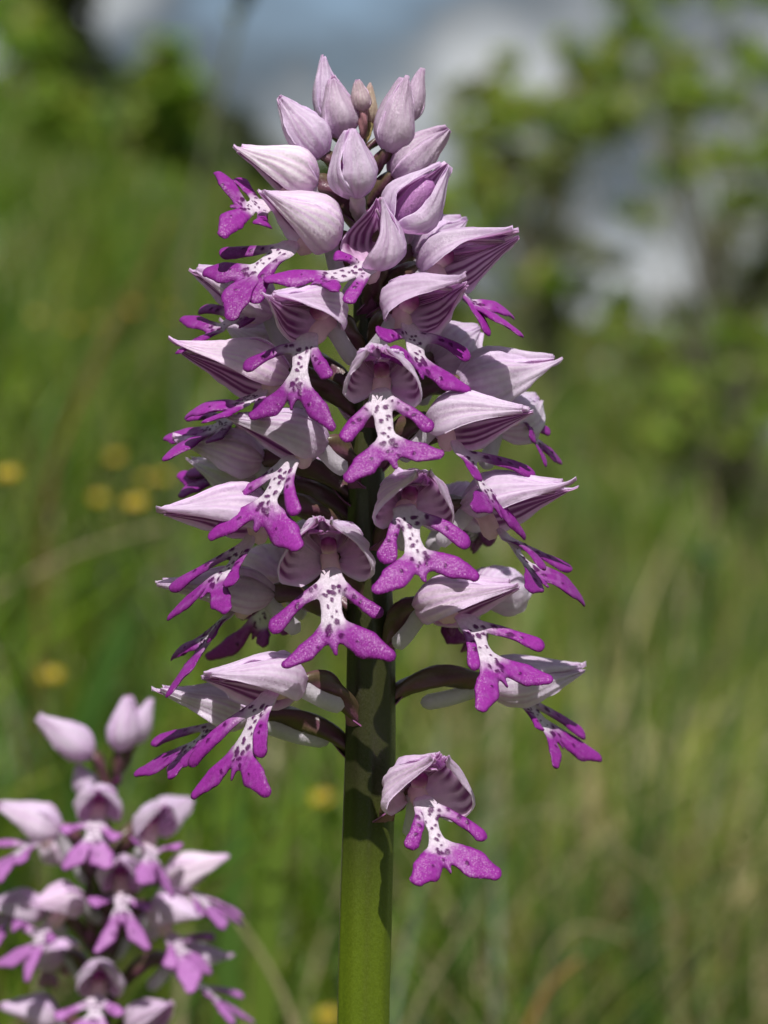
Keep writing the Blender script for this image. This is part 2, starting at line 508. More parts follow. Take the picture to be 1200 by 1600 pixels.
stalk('tall_grass_stalk', 'tall grey green grass stalk rising against the cloudy sky', [(392, -40), (365, 60), (345, 140), (325, 220), (300, 330), (280, 500)], 1.1, .0022, (0.16, 0.17, 0.10), head=(10, .02, .003))
stalk('dry_leaf_stalk', 'orange brown dried stalk curling at the foot of the right meadow', [(905, 1500), (860, 1535), (825, 1600), (810, 1680)], .38, .0013, (0.36, 0.20, 0.07))
stalk('dry_grass_stalk', 'pale straw stalk leaning between the two orchids', [(372, 1440), (410, 1495), (445, 1560), (470, 1640)], .28, .0010, STRAW)
stalk('dry_grass_stalk', 'short pale straw stalk curled over in the lower right grass', [(985, 1470), (950, 1455), (905, 1445), (870, 1470), (840, 1530)], .45, .0006, STRAW)
stalk('green_grass_stem', 'upright blue green grass stem rising in the right meadow', [(985, 930), (990, 1060), (995, 1180), (1000, 1300)], .7, .0018, (0.05, 0.12, 0.03))
stalk('green_grass_stem', 'leaning blue green grass stem with a seed head at the right', [(1110, 860), (1090, 1000), (1060, 1130), (1030, 1260)], .8, .0018, (0.06, 0.13, 0.035), head=(6, .012, .0015))
def broad_blade(label, pts, dist, w, col):
    P = [at(a_, b_, 0, dist) for a_, b_ in pts]
    b = P[-1].copy(); b[2] = float(ground_z(b[0], b[1])) - .01
    P = np.array(P + [b])
    tt = np.linspace(0, len(P) - 1, 20)
    pa = np.stack([np.interp(tt, np.arange(len(P)), P[:, k]) for k in range(3)], 1)
    for _ in range(3):
        pa[1:-1] = (pa[:-2] + 2 * pa[1:-1] + pa[2:]) / 4
    ww = w * np.interp(np.linspace(0, 1, 20), [0, .3, .7, 1], [.05, .8, 1, .7])
    vs = []
    for i in range(20):
        for k, s_ in enumerate((-1, -.5, 0, .5, 1)):
            vs.append(pa[i] + V(s_ * ww[i] * .5, abs(s_) * ww[i] * -.22 - .0006 , 0))
        for k, s_ in enumerate((1, .5, 0, -.5, -1)):
            vs.append(pa[i] + V(s_ * ww[i] * .46, abs(s_) * ww[i] * -.20, 0))
    v = np.array(vs)
    o = mesh('broad_grass_blade', v, [grid_faces(20, 10, True)], M_GRASS, origin=pa[-1], colors=np.broadcast_to(V(*col), (len(v), 3)))
    tag(o, label, 'grass blade')
broad_blade('broad light green blade standing behind the left side of the orchid stem', [(462, 1190), (448, 1270), (425, 1380), (415, 1480), (410, 1620)], .3, .006, (0.13, 0.20, 0.025))
broad_blade('broad dark green blade leaning behind the drooping lower left flowers', [(215, 930), (190, 1000), (160, 1060), (130, 1140)], .55, .009, (0.06, 0.14, 0.02))
broad_blade('broad green blade rising beside the small orchid spike', [(385, 1200), (372, 1300), (360, 1420), (355, 1540)], .36, .006, (0.08, 0.16, 0.025))

# ------------------------------------------------------------------ yellow meadow flowers
def yellow_flower(i, px_, py_, rp, label, colr=(0.42, 0.31, 0.015)):
    rs = np.random.RandomState(300 + i)
    el = (800 - py_) * PX / DC
    # distance where the line of sight passes 0.17-0.24 m above the ground
    hh = rs.uniform(.16, .24)
    best = min(np.linspace(.5, 5, 200), key=lambda q: abs(at(px_, py_, 0, q)[2] - float(ground_z(at(px_, py_, 0, q)[0], q)) - hh))
    c = at(px_, py_, 0, best)
    g = V(c[0] + rs.uniform(-.02, .02), c[1] + .01, 0); g[2] = float(ground_z(g[0], g[1])) - .01
    R = min(max(rp * .38 * (DC + best) / DC * PX, .0035), .007)
    o = empty('yellow_flower', g)
    tag(o, label, 'flower', 'yellow flowers dotted in the meadow')
    v, f = tube(bez(g, g + (c - g) * .4 + V(.01, 0, 0), c - V(0, 0, .03), c, 14), np.linspace(.0012, .0008, 14), 6)
    mesh('stem', v, f, M_GRASS, o, colors=np.broadcast_to(V(.07, .12, .02), (len(v), 3)))
    for k in range(5):
        a_ = k * 2 * math.pi / 5 + rs.rand() * .3
        s_, t_ = np.meshgrid(np.linspace(0, 1, 7), np.linspace(-1, 1, 7), indexing='ij')
        w_ = R * .62 * np.sin(np.pi * np.clip(s_, 0, 1) ** .7 * .86 + .05)
        rr = R * s_
        loc = np.stack([rr, t_ * w_, R * (.35 * s_ ** 2 + .25 * t_ ** 2 * s_)], -1).reshape(-1, 3)
        ca, sa = math.cos(a_), math.sin(a_)
        q = np.stack([loc[:, 0] * ca - loc[:, 1] * sa, loc[:, 0] * sa + loc[:, 1] * ca, loc[:, 2]], 1)
        tl = .5
        q = np.stack([q[:, 0], q[:, 1] * math.cos(tl) - q[:, 2] * math.sin(tl), q[:, 1] * math.sin(tl) + q[:, 2] * math.cos(tl)], 1)
        vv = np.concatenate([c + q, c + q - V(0, 0, .0004)])
        ff = grid_faces(7, 7)
        mesh('petal', vv, [np.concatenate([ff, ff[:, ::-1] + 49])], M_PETAL, o, colors=np.broadcast_to(V(*colr), (98, 3)))
    th, ph = np.meshgrid(np.linspace(0, math.pi, 6), np.linspace(0, 2 * math.pi, 8, endpoint=False), indexing='ij')
    b = np.stack([np.sin(th) * np.cos(ph), np.sin(th) * np.sin(ph), np.cos(th)], -1).reshape(-1, 3) * R * .25 + c + V(0, 0, R * .1)
    mesh('flower_centre', b, [grid_faces(6, 8, True)], M_PETAL, o, colors=np.broadcast_to(V(.5, .33, .02), (len(b), 3)))
YL = 'small five petalled yellow flower dotted in the grass left of the orchids'
for i, (a_, b_, r_) in enumerate([(112, 510, 22), (58, 497, 20), (255, 462, 16), (268, 490, 14), (180, 718, 18), (228, 752, 20), (256, 748, 18), (155, 782, 16), (212, 790, 14), (80, 1060, 17), (12, 745, 14), (150, 505, 12)]):
    yellow_flower(i, a_, b_, r_, YL)
yellow_flower(50, 503, 1252, 22, 'yellow flower just behind the orchid stem beside its lowest left flower')
yellow_flower(51, 207, 483, 20, 'orange tinted flower beside the brown stalk', (0.62, 0.36, 0.05))
yellow_flower(52, 512, 1592, 9, 'yellow flower low behind the foot of the orchid stem')

# ------------------------------------------------------------------ orchid flowers
MM = 0.001
WHITE = V(0.64, 0.54, 0.65); PURP = V(0.27, 0.024, 0.28); DEEP = V(0.085, 0.001, 0.085); MAG = V(0.15, 0.009, 0.16)
PALE = V(0.86, 0.76, 0.90); PINK = V(0.50, 0.24, 0.54)

# --- lip: a little man drawn flat in mm (a across, b down), then posed limb by limb
def seg_sdf(p, a_, b_, ra, rb):
    d = b_ - a_
    L2 = d @ d
    t = np.clip(((p - a_) @ d) / L2, 0, 1)
    q = a_ + t[:, None] * d
    return np.linalg.norm(p - q, axis=1) - (ra + (rb - ra) * t)
def poly_sdf(p, pts, rad):
    return np.min([seg_sdf(p, V(*pts[i]), V(*pts[i + 1]), rad[i], rad[i + 1]) for i in range(len(pts) - 1)], axis=0)
BONES = [((0, 0), (0, 10.0)), ((-.65, 1.0), (-6.0, 7.0)), ((.65, 1.0), (6.0, 7.0)), ((-.6, 7.2), (-6.1, 11.8)), ((.6, 7.2), (6.1, 11.8))]
def lip_sdfs(p, rs):
    w = [1 + .2 * rs.normal() for _ in range(8)]
    w = np.clip(w, .78, 1.28)
    out = [poly_sdf(p, [(0, .15), (0, 1.6), (0, 4.6), (0, 6.6), (0, 8.2)], [1.35, 1.2, 1.0 * w[0], 1.1 * w[0], 1.45])]
    for sg, k in ((-1, 1), (1, 3)):
        pts = [(sg * .65, 1.0), (sg * 2.0, 2.5), (sg * 3.7, 4.4), (sg * (6.0 - .82), 7.0 - .85)]
        out.append(poly_sdf(p, pts, [.75, .72, .88 * w[k], 1.15 * w[k + 1]]))
    for sg, k in ((-1, 5), (1, 6)):
        pts = [(sg * .6, 7.2), (sg * 1.75, 8.5), (sg * 3.4, 9.95), (sg * (6.1 - .6), 11.8 - .4)]
        out.append(poly_sdf(p, pts, [1.0, 1.3 * w[k], 1.62 * w[k], .8 * w[k]]))
    out.append(poly_sdf(p, [(0, 9.1), (.05, 10.8)], [.45, .22]))
    return np.array(out)
def smin(ds, k):
    return -k * np.log(np.sum(np.exp(-np.clip(ds, -12, 12) / k), axis=0))
def lip_mesh_2d(res, seed):
    """marching squares over the outline -> points, faces"""
    rs = np.random.RandomState(seed)
    xs = np.arange(-7.6, 7.6 + res, res); ys = np.arange(-3.4, 13.6 + res, res)
    gx_, gy_ = np.meshgrid(xs, ys)
    p = np.stack([gx_.ravel(), gy_.ravel()], 1)
    st = rs.get_state()
    f = smin(lip_sdfs(p, rs), .26)
    f = f + 0.13 * wav(p[:, 0] * 1.3, p[:, 1] * 1.3, seed + 3, 2) + .05 * wav(p[:, 0] * 4.5, p[:, 1] * 4.5, seed + 4, 2) * (p[:, 1] > 6)
    F = f.reshape(gx_.shape)
    F = np.where(np.abs(F) < 1e-6, 1e-6, F)
    pid, pts, faces = {}, [], []
    def vert(k, q):
        if k not in pid:
            pid[k] = len(pts); pts.append(q)
        return pid[k]
    ny, nx = F.shape
    act = np.argwhere(np.minimum.reduce([F[:-1, :-1], F[1:, :-1], F[:-1, 1:], F[1:, 1:]]) < 0)
    for i, j in act:
        cs = [(i, j), (i, j + 1), (i + 1, j + 1), (i + 1, j)]
        poly = []
        for k in range(4):
            A, B = cs[k], cs[(k + 1) % 4]
            fa, fb = F[A], F[B]
            if fa < 0:
                poly.append(vert(A, (xs[A[1]], ys[A[0]])))
            if (fa < 0) != (fb < 0):
                t = fa / (fa - fb)
                key = (min(A, B), max(A, B))
                poly.append(vert(key, (xs[A[1]] + t * (xs[B[1]] - xs[A[1]]), ys[A[0]] + t * (ys[B[0]] - ys[A[0]]))))
        if len(poly) >= 3:
            faces.append(poly)
    return np.array(pts), faces, st
SPOTS = [(-.45, 2.2, .3), (.5, 2.0, .32), (0, 2.9, .33), (-.75, 3.0, .26), (.75, 3.1, .3), (.25, 3.9, .26), (-.35, 4.6, .24), (.4, 5.2, .27), (-.3, 6.0, .26), (.1, 6.6, .2),
         (-.65, 7.3, .34), (-.6, 7.9, .36), (.6, 7.2, .38), (.65, 8.0, .42), (.1, 8.3, .3), (-.35, 8.5, .3), (0.8, 8.7, .3), (-1.3, 1.9, .28), (-2.0, 2.5, .3), (-3.0, 3.7, .28), (1.3, 1.8, .3), (2.1, 2.6, .28), (3.0, 3.6, .3), (-3.9, 4.7, .26), (3.8, 4.6, .26), (-2.4, 9.6, .22), (2.6, 9.7, .22)]
def lip_geo(pts, seed, res, phi_u, k_, curl, throat, tone=0.0):
    """pts: N, C, AL, AR, GL, GR in metres"""
    Np, C, AL, AR, GL, GR = pts
    p2, faces, st = lip_mesh_2d(res, seed)
    rs = np.random.RandomState(seed)
    rs.set_state(st)
    ds = lip_sdfs(p2, rs)
    d_edge = np.maximum(-smin(ds, .26), 0)
    w = np.exp(-(ds[:5] - ds[:5].min(0)) / .42)
    w[0] += np.exp(-(ds[5] - ds.min(0)) / .3) * (ds[5] < ds[:5].min(0))
    w[1:3] *= sstep(-.2, .9, p2[:, 1])      # the neck follows the body alone
    w /= w.sum(0)
    ax = unit(C - Np)
    lat = (AR - AL) + (GR - GL)
    lat = lat - ax * (lat @ ax)
    lat = unit(lat) if np.linalg.norm(lat) > 2 * MM else unit(phi_u - ax * (phi_u @ ax))
    nb = np.cross(ax, lat)
    sc = k_ * MM
    jb = lambda a_, b_: Np + (C - Np) * (b_ / 10.0) + lat * a_ * sc
    P = np.zeros((len(p2), 3)); NN = np.zeros((len(p2), 3))
    tg = [C, AL, AR, GL, GR]
    tips = np.zeros((5, len(p2)))
    for i, (j, e_) in enumerate(BONES):
        j2, e2_ = V(*j), V(*e_)
        ln = np.linalg.norm(e2_ - j2)
        d2 = (e2_ - j2) / ln
        pe = V(d2[1], -d2[0])
        J = Np if i == 0 else jb(*j)
        T = tg[i]
        d3 = unit(T - J)
        n3 = unit(nb - d3 * (nb @ d3) * .999)
        s3 = np.cross(n3, d3)
        q = p2 - j2
        tt = (q @ d2) / ln
        vv = q @ pe
        l3 = np.linalg.norm(T - J)
        bow = curl[i]
        tc_ = np.clip(tt, 0, 1.1)
        wig = (tc_ * (1 - tc_)) * l3
        pos = J + tt[:, None] * (T - J) + (vv * sc)[:, None] * s3 + (bow[0] * wig)[:, None] * s3 + ((bow[1] * wig) + bow[2] * sc * vv ** 2 * (.3 if i else .12))[:, None] * n3
        if i == 0:      # above the neck the lip bends back into the throat of the hood
            bk = unit(throat - Np)
            neg = np.minimum(tt, 0)[:, None]
            pos = pos - neg * (T - J) + (-neg * 10 * sc) * unit(.9 * bk - .25 * ax)
        P += w[i][:, None] * pos
        NN += w[i][:, None] * n3
        tips[i] = tc_
    NN /= np.linalg.norm(NN, axis=1)[:, None] + 1e-9
    # pigment
    a_, b_ = p2[:, 0], p2[:, 1]
    nz = wav(a_ * 1.6, b_ * 1.6, seed + 9, 3)
    arm = np.maximum(w[1] * sstep(-.05, .5, tips[1] + .14 * nz), w[2] * sstep(-.05, .5, tips[2] + .14 * nz))
    leg = sstep(6.7, 9.0, b_ + .42 * np.abs(a_) + .7 * nz)
    tooth = sstep(9.8, 10.4, b_) * (np.abs(a_) < .8)
    armedge = (w[1] + w[2]) * (1 - sstep(.15, .6, d_edge)) * .9 * sstep(2.0, 3.2, np.abs(a_) + b_ * .3)
    pur = np.clip(np.maximum.reduce([arm, leg, tooth, armedge]), 0, 1)
    lil = lerpc(PURP * (0.85 + .25 * rs.rand()), V(.36, .13, .40), np.clip(.30 + .55 * wav(a_ * 2.2, b_ * 2.2, seed + 15, 3) - .10 * np.abs(a_), 0, .75))
    lil = lil + (V(.44, .17, .47) - lil) * tone
    col = WHITE + (lil - WHITE) * pur[:, None]
    col = lerpc(col, V(.66, .46, .54), (1 - sstep(-2, 1.4, b_)) * .7)
    col = lerpc(col, MAG, pur * (1 - sstep(0, .42, d_edge)) * .7)
    spot = np.zeros(len(p2))
    for (sx, sy, sr) in SPOTS:
        if rs.rand() < .1: continue
        sx += rs.normal() * .16; sy += rs.normal() * .25; sr *= rs.uniform(.55, 1.12)
        ang = rs.normal() * .5
        u_ = (a_ - sx) * math.cos(ang) - (b_ - sy) * math.sin(ang)
        v_ = ((b_ - sy) * math.cos(ang) + (a_ - sx) * math.sin(ang)) / 1.45
        dd = np.sqrt(u_ * u_ + v_ * v_) + .10 * wav(a_ * 5, b_ * 5, seed + int(sy * 7), 2)
        spot = np.maximum(spot, 1 - sstep(sr * .85, sr * 1.15, dd))
    col = lerpc(col, DEEP, spot * .95)
    th = .19 * np.sqrt(np.clip(1 - (1 - np.clip(d_edge / .55, 0, 1)) ** 2, 0, 1)) * MM * k_
    rnd = np.random.RandomState(seed + 1).rand(len(p2))
    th = th + spot * (.02 + .10 * rnd) * MM * (d_edge > .15)
    und = (.05 * MM) * wav(a_ * 1.1, b_ * 1.1, seed + 21, 2)
    top = P + NN * (th + und)[:, None]
    bmask = d_edge < .06
    bot = P + NN * (-.5 * .19 * np.sqrt(np.clip(1 - (1 - np.clip(d_edge / .55, 0, 1)) ** 2, 0, 1)) * MM * k_ + und)[:, None] - NN * (.06 * MM)
    n = len(p2)
    colb = lerpc(V(.60, .50, .62), MAG * 1.25, pur)
    fs = [list(q_) for q_ in faces] + [[i + n for i in q_[::-1]] for q_ in faces]
    # rim: stitch boundary edges
    cnt = {}
    for q_ in faces:
        for i in range(len(q_)):
            e_ = (q_[i], q_[(i + 1) % len(q_)])
            cnt[e_] = 1
    for (i, j) in cnt:
        if (j, i) not in cnt:
            fs.append([j, i, i + n, j + n])
    return np.concatenate([top, bot]), fs, np.concatenate([col, colb])

# --- hood and buds: three sepals folded round one axis
PS = np.array([0, .05, .12, .22, .35, .48, .62, .76, .88, .96, 1.0])
PR = np.array([.16, .44, .72, .94, 1.0, .91, .72, .48, .27, .13, .04])
def sepal_geo(base, f, u, r, Ln, Rx, Rz, th0, th1, seed, n_s=26, n_t=30, lift=0.0, s_end=1.0, splay=0.0, inner='stripe', flare=0.0, wr=1.0, outc=PALE, droop=0.0, edge_tint=.5):
    """th0(s), th1(s): angular limits (deg, 0 = back of the hood, + to the right)"""
    s, t = np.meshgrid(np.linspace(0, 1, n_s), np.linspace(-1, 1, n_t), indexing='ij')
    ss = s * s_end
    A, B = th0(s), th1(s)
    th = np.radians(A + (B - A) * (t + 1) / 2)
    pr = np.interp(np.clip(ss, 0, 1), PS, PR)
    wx = wav(s * 2.2 + t * .4, t * 2.2, seed, 3) * .55 * MM * wr + wav(s * 1.8, t * 8, seed + 5, 3) * .20 * MM * wr + wav(s * 9 + t * 2, t * 9, seed + 17, 3) * .07 * MM * wr + np.exp(-(t / .12) ** 2) * .16 * MM * wr
    edge = np.abs(t) ** 6
    wx = wx + edge * wav(s * 8, t * 0 + 1, seed + 8, 3) * .55 * MM * wr * np.clip(s * 4, 0, 1)
    fl = 1 + flare * np.clip((np.abs(np.degrees(th)) - 65) / 60, 0, 1.3) ** 2 * np.sin(np.pi * np.clip(ss, 0, 1) ** .8)
    rx = Rx * pr * fl + lift + wx
    rz = Rz * pr * (1 + (fl - 1) * .4) + lift + wx
    mid = np.radians((A + B) / 2)
    P = (base + f * (Ln * ss)[..., None] + u * (rz * np.cos(th))[..., None] + r * (rx * np.sin(th))[..., None])
    sp = splay * ss ** 4 * Ln
    P = P + (u * np.cos(mid)[..., None] + r * np.sin(mid)[..., None]) * sp[..., None]
    P = P - u * (droop * Ln * ss ** 2)[..., None] + u * (.05 * Ln * np.clip(ss - .6, 0, 1) ** 2 / .16)[..., None] * (inner == 'stripe')
    # ridge in the middle of each sepal
    nr = np.cos(th)[..., None] * u + np.sin(th)[..., None] * r
    tk = .14 * MM * np.sqrt(np.clip(1 - t ** 8, 0, 1)) * np.clip((1 - s) * 12, .25, 1)
    out_, in_ = P + nr * tk[..., None], P - nr * tk[..., None]
    vein = np.zeros_like(s)
    for k, c in enumerate((-.72, -.42, -.14, .14, .42, .72)):
        c2 = c * (1 - .25 * s) + .05 * wav(s * 3, t * 0 + k, seed + k, 2)
        vein = np.maximum(vein, 1 - sstep(.02, .085, np.abs(t - c2)))
    nz = wav(s * 3, t * 2.5, seed + 31, 3)
    co_ = lerpc(outc * (1 + .07 * nz[..., None]), outc * V(.84, .66, .84), vein * np.clip(.40 + .5 * nz, 0, 1))
    co_ = lerpc(co_, PINK, np.clip(.45 * edge * edge_tint + .40 * sstep(.80, 1.0, s) * edge_tint + .16 * (1 - sstep(0, .3, s)), 0, 1))
    if inner == 'stripe':
        ci = lerpc(V(.86, .66, .84), V(.74, .40, .72), np.clip(.45 + .6 * nz, 0, 1))
        st_ = np.zeros_like(s)
        for k, c in enumerate((-.55, -.22, .1, .40, .68)):
            c2 = c * (1 - .15 * s) + .04 * wav(s * 2.5, t * 0 + k, seed + 60 + k, 2)
            st_ = np.maximum(st_, 1 - sstep(.055, .10, np.abs(t - c2)))
        ci = lerpc(ci, V(.20, .012, .17), st_ * sstep(.10, .25, s) * (1 - .5 * sstep(.9, 1, s)) * .88)
        ci = lerpc(ci, PALE, sstep(.80, .95, np.abs(t)) * .7)
    else:
        ci = np.broadcast_to(PINK, co_.shape).copy()
    n = n_s * n_t
    v = np.concatenate([out_.reshape(-1, 3), in_.reshape(-1, 3)])
    g = grid_faces(n_s, n_t)
    hand = 1
    rim = []
    def strip(ix):
        ix = np.asarray(ix)
        rim.append(np.stack([ix[:-1], ix[1:], ix[1:] + n, ix[:-1] + n], 1))
    strip(np.arange(n_s) * n_t)
    strip((np.arange(n_s) * n_t + n_t - 1)[::-1])
    strip(np.arange(n_t)[::-1])
    strip(np.arange(n_t) + (n_s - 1) * n_t)
    return v, [np.concatenate([g, g[:, ::-1] + n] + rim)], np.concatenate([co_.reshape(-1, 3), ci.reshape(-1, 3)])
def tab(*a_):
    xs = np.linspace(0, 1, len(a_))
    return lambda s: np.interp(s, xs, a_)

STEM_X = ([215, 300, 400, 550, 700, 850, 1000, 1200, 1400, 1600], [566, 568, 570, 572, 571, 575, 580, 578, 572, 567], [5, 10, 16, 22, 27, 33, 38, 40, 41, 41])
class Plant:
    pass
def stem_at(pl, Yp):
    x = np.interp(Yp, pl.sy, pl.sx)
    return at(x, Yp, 0, pl.y0), np.interp(Yp, pl.sy, pl.sr) * PX
OVC = V(.085, .060, .030); OVP = V(.11, .035, .065); BRA = V(.17, .03, .13)
def ovary_part(pl, Hb, f, yoff, r_end, rs, col=None, n=16):
    # pixel height of the hood base gives the height of the joint on the stem
    k = (DC + Hb[1]) / DC * PX
    Yp = 800 - (Hb[2] - ZC) / k + yoff
    c, r = stem_at(pl, Yp)
    d = V(Hb[0] - c[0], Hb[1] - c[1], 0)
    dist = np.linalg.norm(d)
    d = unit(d) if dist > 1e-6 else V(0, -1, 0)
    s = c + d * r * .7
    ln = np.linalg.norm(Hb - s)
    pa = bez(s, s + d * ln * .25 + V(0, 0, ln * .30), Hb - f * ln * .30 + V(0, 0, ln * .10), Hb + f * .6 * MM, n)
    rad = np.interp(np.linspace(0, 1, n), [0, .12, .55, .85, 1], [.75, .9, 1.25, 1.15, .95]) * r_end
    v, fc = tube(pa, rad, 18, ridge=.2, twist=3.5, nr=3)
    tt = np.repeat(np.linspace(0, 1, n), 18)
    an = np.tile(np.arange(18), n)
    cc_ = lerpc(OVC, OVP, .5 + .5 * np.cos(an * 2 * math.pi / 18 * 3)) if col is None else np.broadcast_to(col, (n * 18, 3)).copy()
    cc_ = np.concatenate([cc_, cc_[:1], cc_[-1:]])
    return v, fc, cc_, s, d, c
def bract_geo(s, d, ln, seed):
    rs = np.random.RandomState(seed)
    w = ln * .42
    a_, t_ = np.meshgrid(np.linspace(0, 1, 8), np.linspace(-1, 1, 7), indexing='ij')
    side = V(-d[1], d[0], 0)
    ww = w * np.interp(a_, [0, .25, .6, 1], [.8, 1, .6, .03])
    P = s - d * .8 * MM - V(0, 0, 1.5 * MM) + d * (a_ * ln * .75 + .4 * MM)[..., None] + V(0, 0, 1) * (a_ ** 1.4 * ln * .7 + .25 * np.abs(t_) * ww)[..., None] + side * (t_ * ww)[..., None]
    P = P.reshape(-1, 3)
    g = grid_faces(8, 7)
    v = np.concatenate([P, P + V(0, 0, .22 * MM)])
    rim = []
    n = 56
    ix = np.concatenate([np.arange(8) * 7, [52, 54], (np.arange(8) * 7 + 6)[::-1]])
    rim = np.stack([ix[:-1], ix[1:], ix[1:] + n, ix[:-1] + n], 1)
    return v, [np.concatenate([g[:, ::-1], g + n, rim])], np.broadcast_to(lerpc(BRA, V(.30, .12, .26), rs.rand() * .6), (112, 3))

def flower(pl, h, phi, lip=None, roll=0.0, d0=None, Lpx=158, Rx=.34, Rz=.30, u=None, dT=None, spur=None, seed=0, yoff=60, open_=1.0, ovr=None, dl=0.0, flare=.18, k=None, half=None, droop=0.0, splay=0.02, lite=False, dlip=None, asym=(0, 0)):
    """one flower from photo pixels: h = hood base x,y and tip x,y; phi = way it faces (0 to the lens, 90 right)"""
    rs = np.random.RandomState(seed + 100)
    ph = math.radians(phi)
    cx = np.interp(h[1], pl.sy, pl.sx)
    if d0 is None:
        if abs(math.sin(ph)) > .5:
            d0 = np.clip((h[0] - cx) / math.tan(ph), -130, 140) if abs(math.tan(ph)) < 50 else 0
        else:
            d0 = 100
    d0 = d0 + dl
    sc = pl.sc
    l2 = math.hypot(h[2] - h[0], h[3] - h[1])
    if dT is None:
        dz = math.sqrt(max(Lpx * Lpx - l2 * l2, 0))
        dT = d0 + dz * (1 if math.cos(ph) >= 0 else -1) * (1 if abs(math.cos(ph)) > .1 else 0)
    Hb, Ht = at(h[0], h[1], d0, pl.y0), at(h[2], h[3], dT, pl.y0)
    f = unit(Ht - Hb)
    Ln = np.linalg.norm(Ht - Hb)
    if u is None:
        u0 = unit(V(0, 0, 1) - f * f[2])
        w_ = np.cross(f, u0)
        if abs(f[1]) < .8:
            w_ = w_ if w_[1] > 0 else -w_
        else:
            w_ = w_ if w_[0] > 0 else -w_
        u = unit(u0 * math.cos(RAD(roll)) + w_ * math.sin(RAD(roll)))
    else:
        u = V(*u); u = unit(u - f * (u @ f))
    r = np.cross(f, u)            # r x ... handedness does not matter: the hood is symmetric
    RX, RZ = Rx * 140 * PX * pl.k, Rz * 142 * PX * pl.k
    # flower = ovary + column; sub-parts: sepals, lip, spur, bract
    v, fc, cc_, s, d, c = ovary_part(pl, Hb, f, yoff, (1.05 if not lite else .9) * MM, rs)
    col_p = Hb + f * Ln * .14
    cv, cf = tube(np.stack([col_p + f * (q * Ln * .20) + u * (q * RZ * .35 + RZ * .05) for q in (0, .3, .6, .85, 1)]), V(.7, .95, 1.0, .9, .4) * MM, 10)
    ccol = np.repeat(np.stack([V(.8, .6, .68), V(.78, .55, .64), V(.42, .14, .32), V(.22, .03, .16), V(.22, .03, .16)]), 10, axis=0)
    ccol = np.concatenate([ccol, ccol[:1], ccol[-1:]])
    V_, F_, C_ = join([(v, fc, cc_), (cv, cf, ccol)])
    fl = mesh('flower', V_, F_, M_STEM, pl.root, origin=Hb, colors=C_)
    ns, ntt = (12, 14) if lite else (26, 32)
    q = open_
    jit = lambda: rs.uniform(-6, 6)
    oo = min(max((q - 1) / .15, 0), 1.2)
    lows = []
    for z_ in asym:
        o2 = min(max(oo + z_, 0), 1.2)
        lows.append(np.array([150, 140, 126, 112, 100, 90]) * (1 - o2) + np.array([158, 152, 132, 100, 74, 58]) * o2)
    top = np.array([14, 18, 20, 20, 18, 16])
    oc = PALE * (1 + .05 * rs.normal()) * V(1, 1 + .03 * rs.normal(), 1)
    for sg in (-1, 1):
        a1, b1 = top + jit(), lows[0 if sg > 0 else 1] + jit()
        v, fc, cc_ = sepal_geo(Hb, f, u, r, Ln, RX, RZ, tab(*(sg * a1)), tab(*(sg * b1)), seed * 7 + sg + 2, ns, ntt, lift=.12 * MM, s_end=rs.uniform(.95, 1.08), splay=splay + rs.uniform(0, .05), flare=flare * rs.uniform(.7, 1.4), outc=oc, droop=droop)
        mesh('sepal', v, fc, M_SEPAL, fl, colors=cc_)
    a1 = np.array([70, 58, 50, 44, 42, 40])
    v, fc, cc_ = sepal_geo(Hb, f, u, r, Ln, RX * .97, RZ * .97, tab(*(-a1)), tab(*a1), seed * 7 + 5, ns, ntt, lift=.30 * MM, s_end=rs.uniform(.93, 1.02), splay=splay + rs.uniform(0, .03), outc=oc, droop=droop)
    mesh('sepal', v, fc, M_SEPAL, fl, colors=cc_)
    if not lite:   # two slim inner petals under the dorsal sepal
        for sg in (-1, 1):
            v, fc, cc_ = sepal_geo(Hb, f, u, r, Ln * .86, RX * .80, RZ * .80, tab(*(sg * np.array([20, 22, 25, 28, 32, 36]))), tab(*(sg * np.array([40, 44, 48, 48, 44, 40]))), seed * 7 + 11 + sg, 16, 14, lift=0, outc=V(.62, .36, .63), flare=0, wr=.6)
            mesh('petal', v, fc, M_SEPAL, fl, colors=cc_)
    lat = V(math.cos(ph), math.sin(ph), 0)
    if spur is None:
        e_ = Hb - f * 3.0 * MM * sc - u * 4.2 * MM * sc
    else:
        e_ = at(spur[0], spur[1], d0 + (spur[2] if len(spur) > 2 else 0), pl.y0)
    s0 = Hb + f * Ln * .06 - u * RZ * .10
    pa = bez(s0, s0 + (e_ - s0) * .35 - u * .6 * MM, e_ - (e_ - s0) * .3 - u * .5 * MM, e_, 12)
    v, fc = tube(pa, np.interp(np.linspace(0, 1, 12), [0, .3, .7, .92, 1], [1.15, .95, 1.0, .95, .55]) * MM * sc, 14)
    mesh('spur', v, fc, M_SEPAL, fl, colors=np.broadcast_to(V(.66, .60, .68), (len(v), 3)))
    if lip is not None:
        dn = (d0 + math.cos(ph) * 55 if dlip is None else dlip)
        can = [(0, 0), (0, 60), (-58, 40), (58, 40), (-60, 72), (60, 72)]
        P3 = []
        for (lx, ly), (a_, c_) in zip(lip, can):
            dd = dn - math.sin(ph) * a_ + math.cos(ph) * c_
            P3.append(at(lx, ly, dd, pl.y0))
        bl = np.linalg.norm(P3[1] - P3[0]) / (10 * MM)
        kk = k if k else float(np.clip(bl, .95, 1.15)) * sc
        cu = [(rs.normal() * .06, rs.normal() * .08, -.12)]
        for i in range(4):
            sg = 1 if i % 2 else -1
            cu.append((sg * rs.uniform(-.28, .12) * (1 if i < 2 else .7), rs.uniform(-.15, .42), rs.uniform(-.55, .25) if i < 2 else rs.uniform(-.45, .10)))
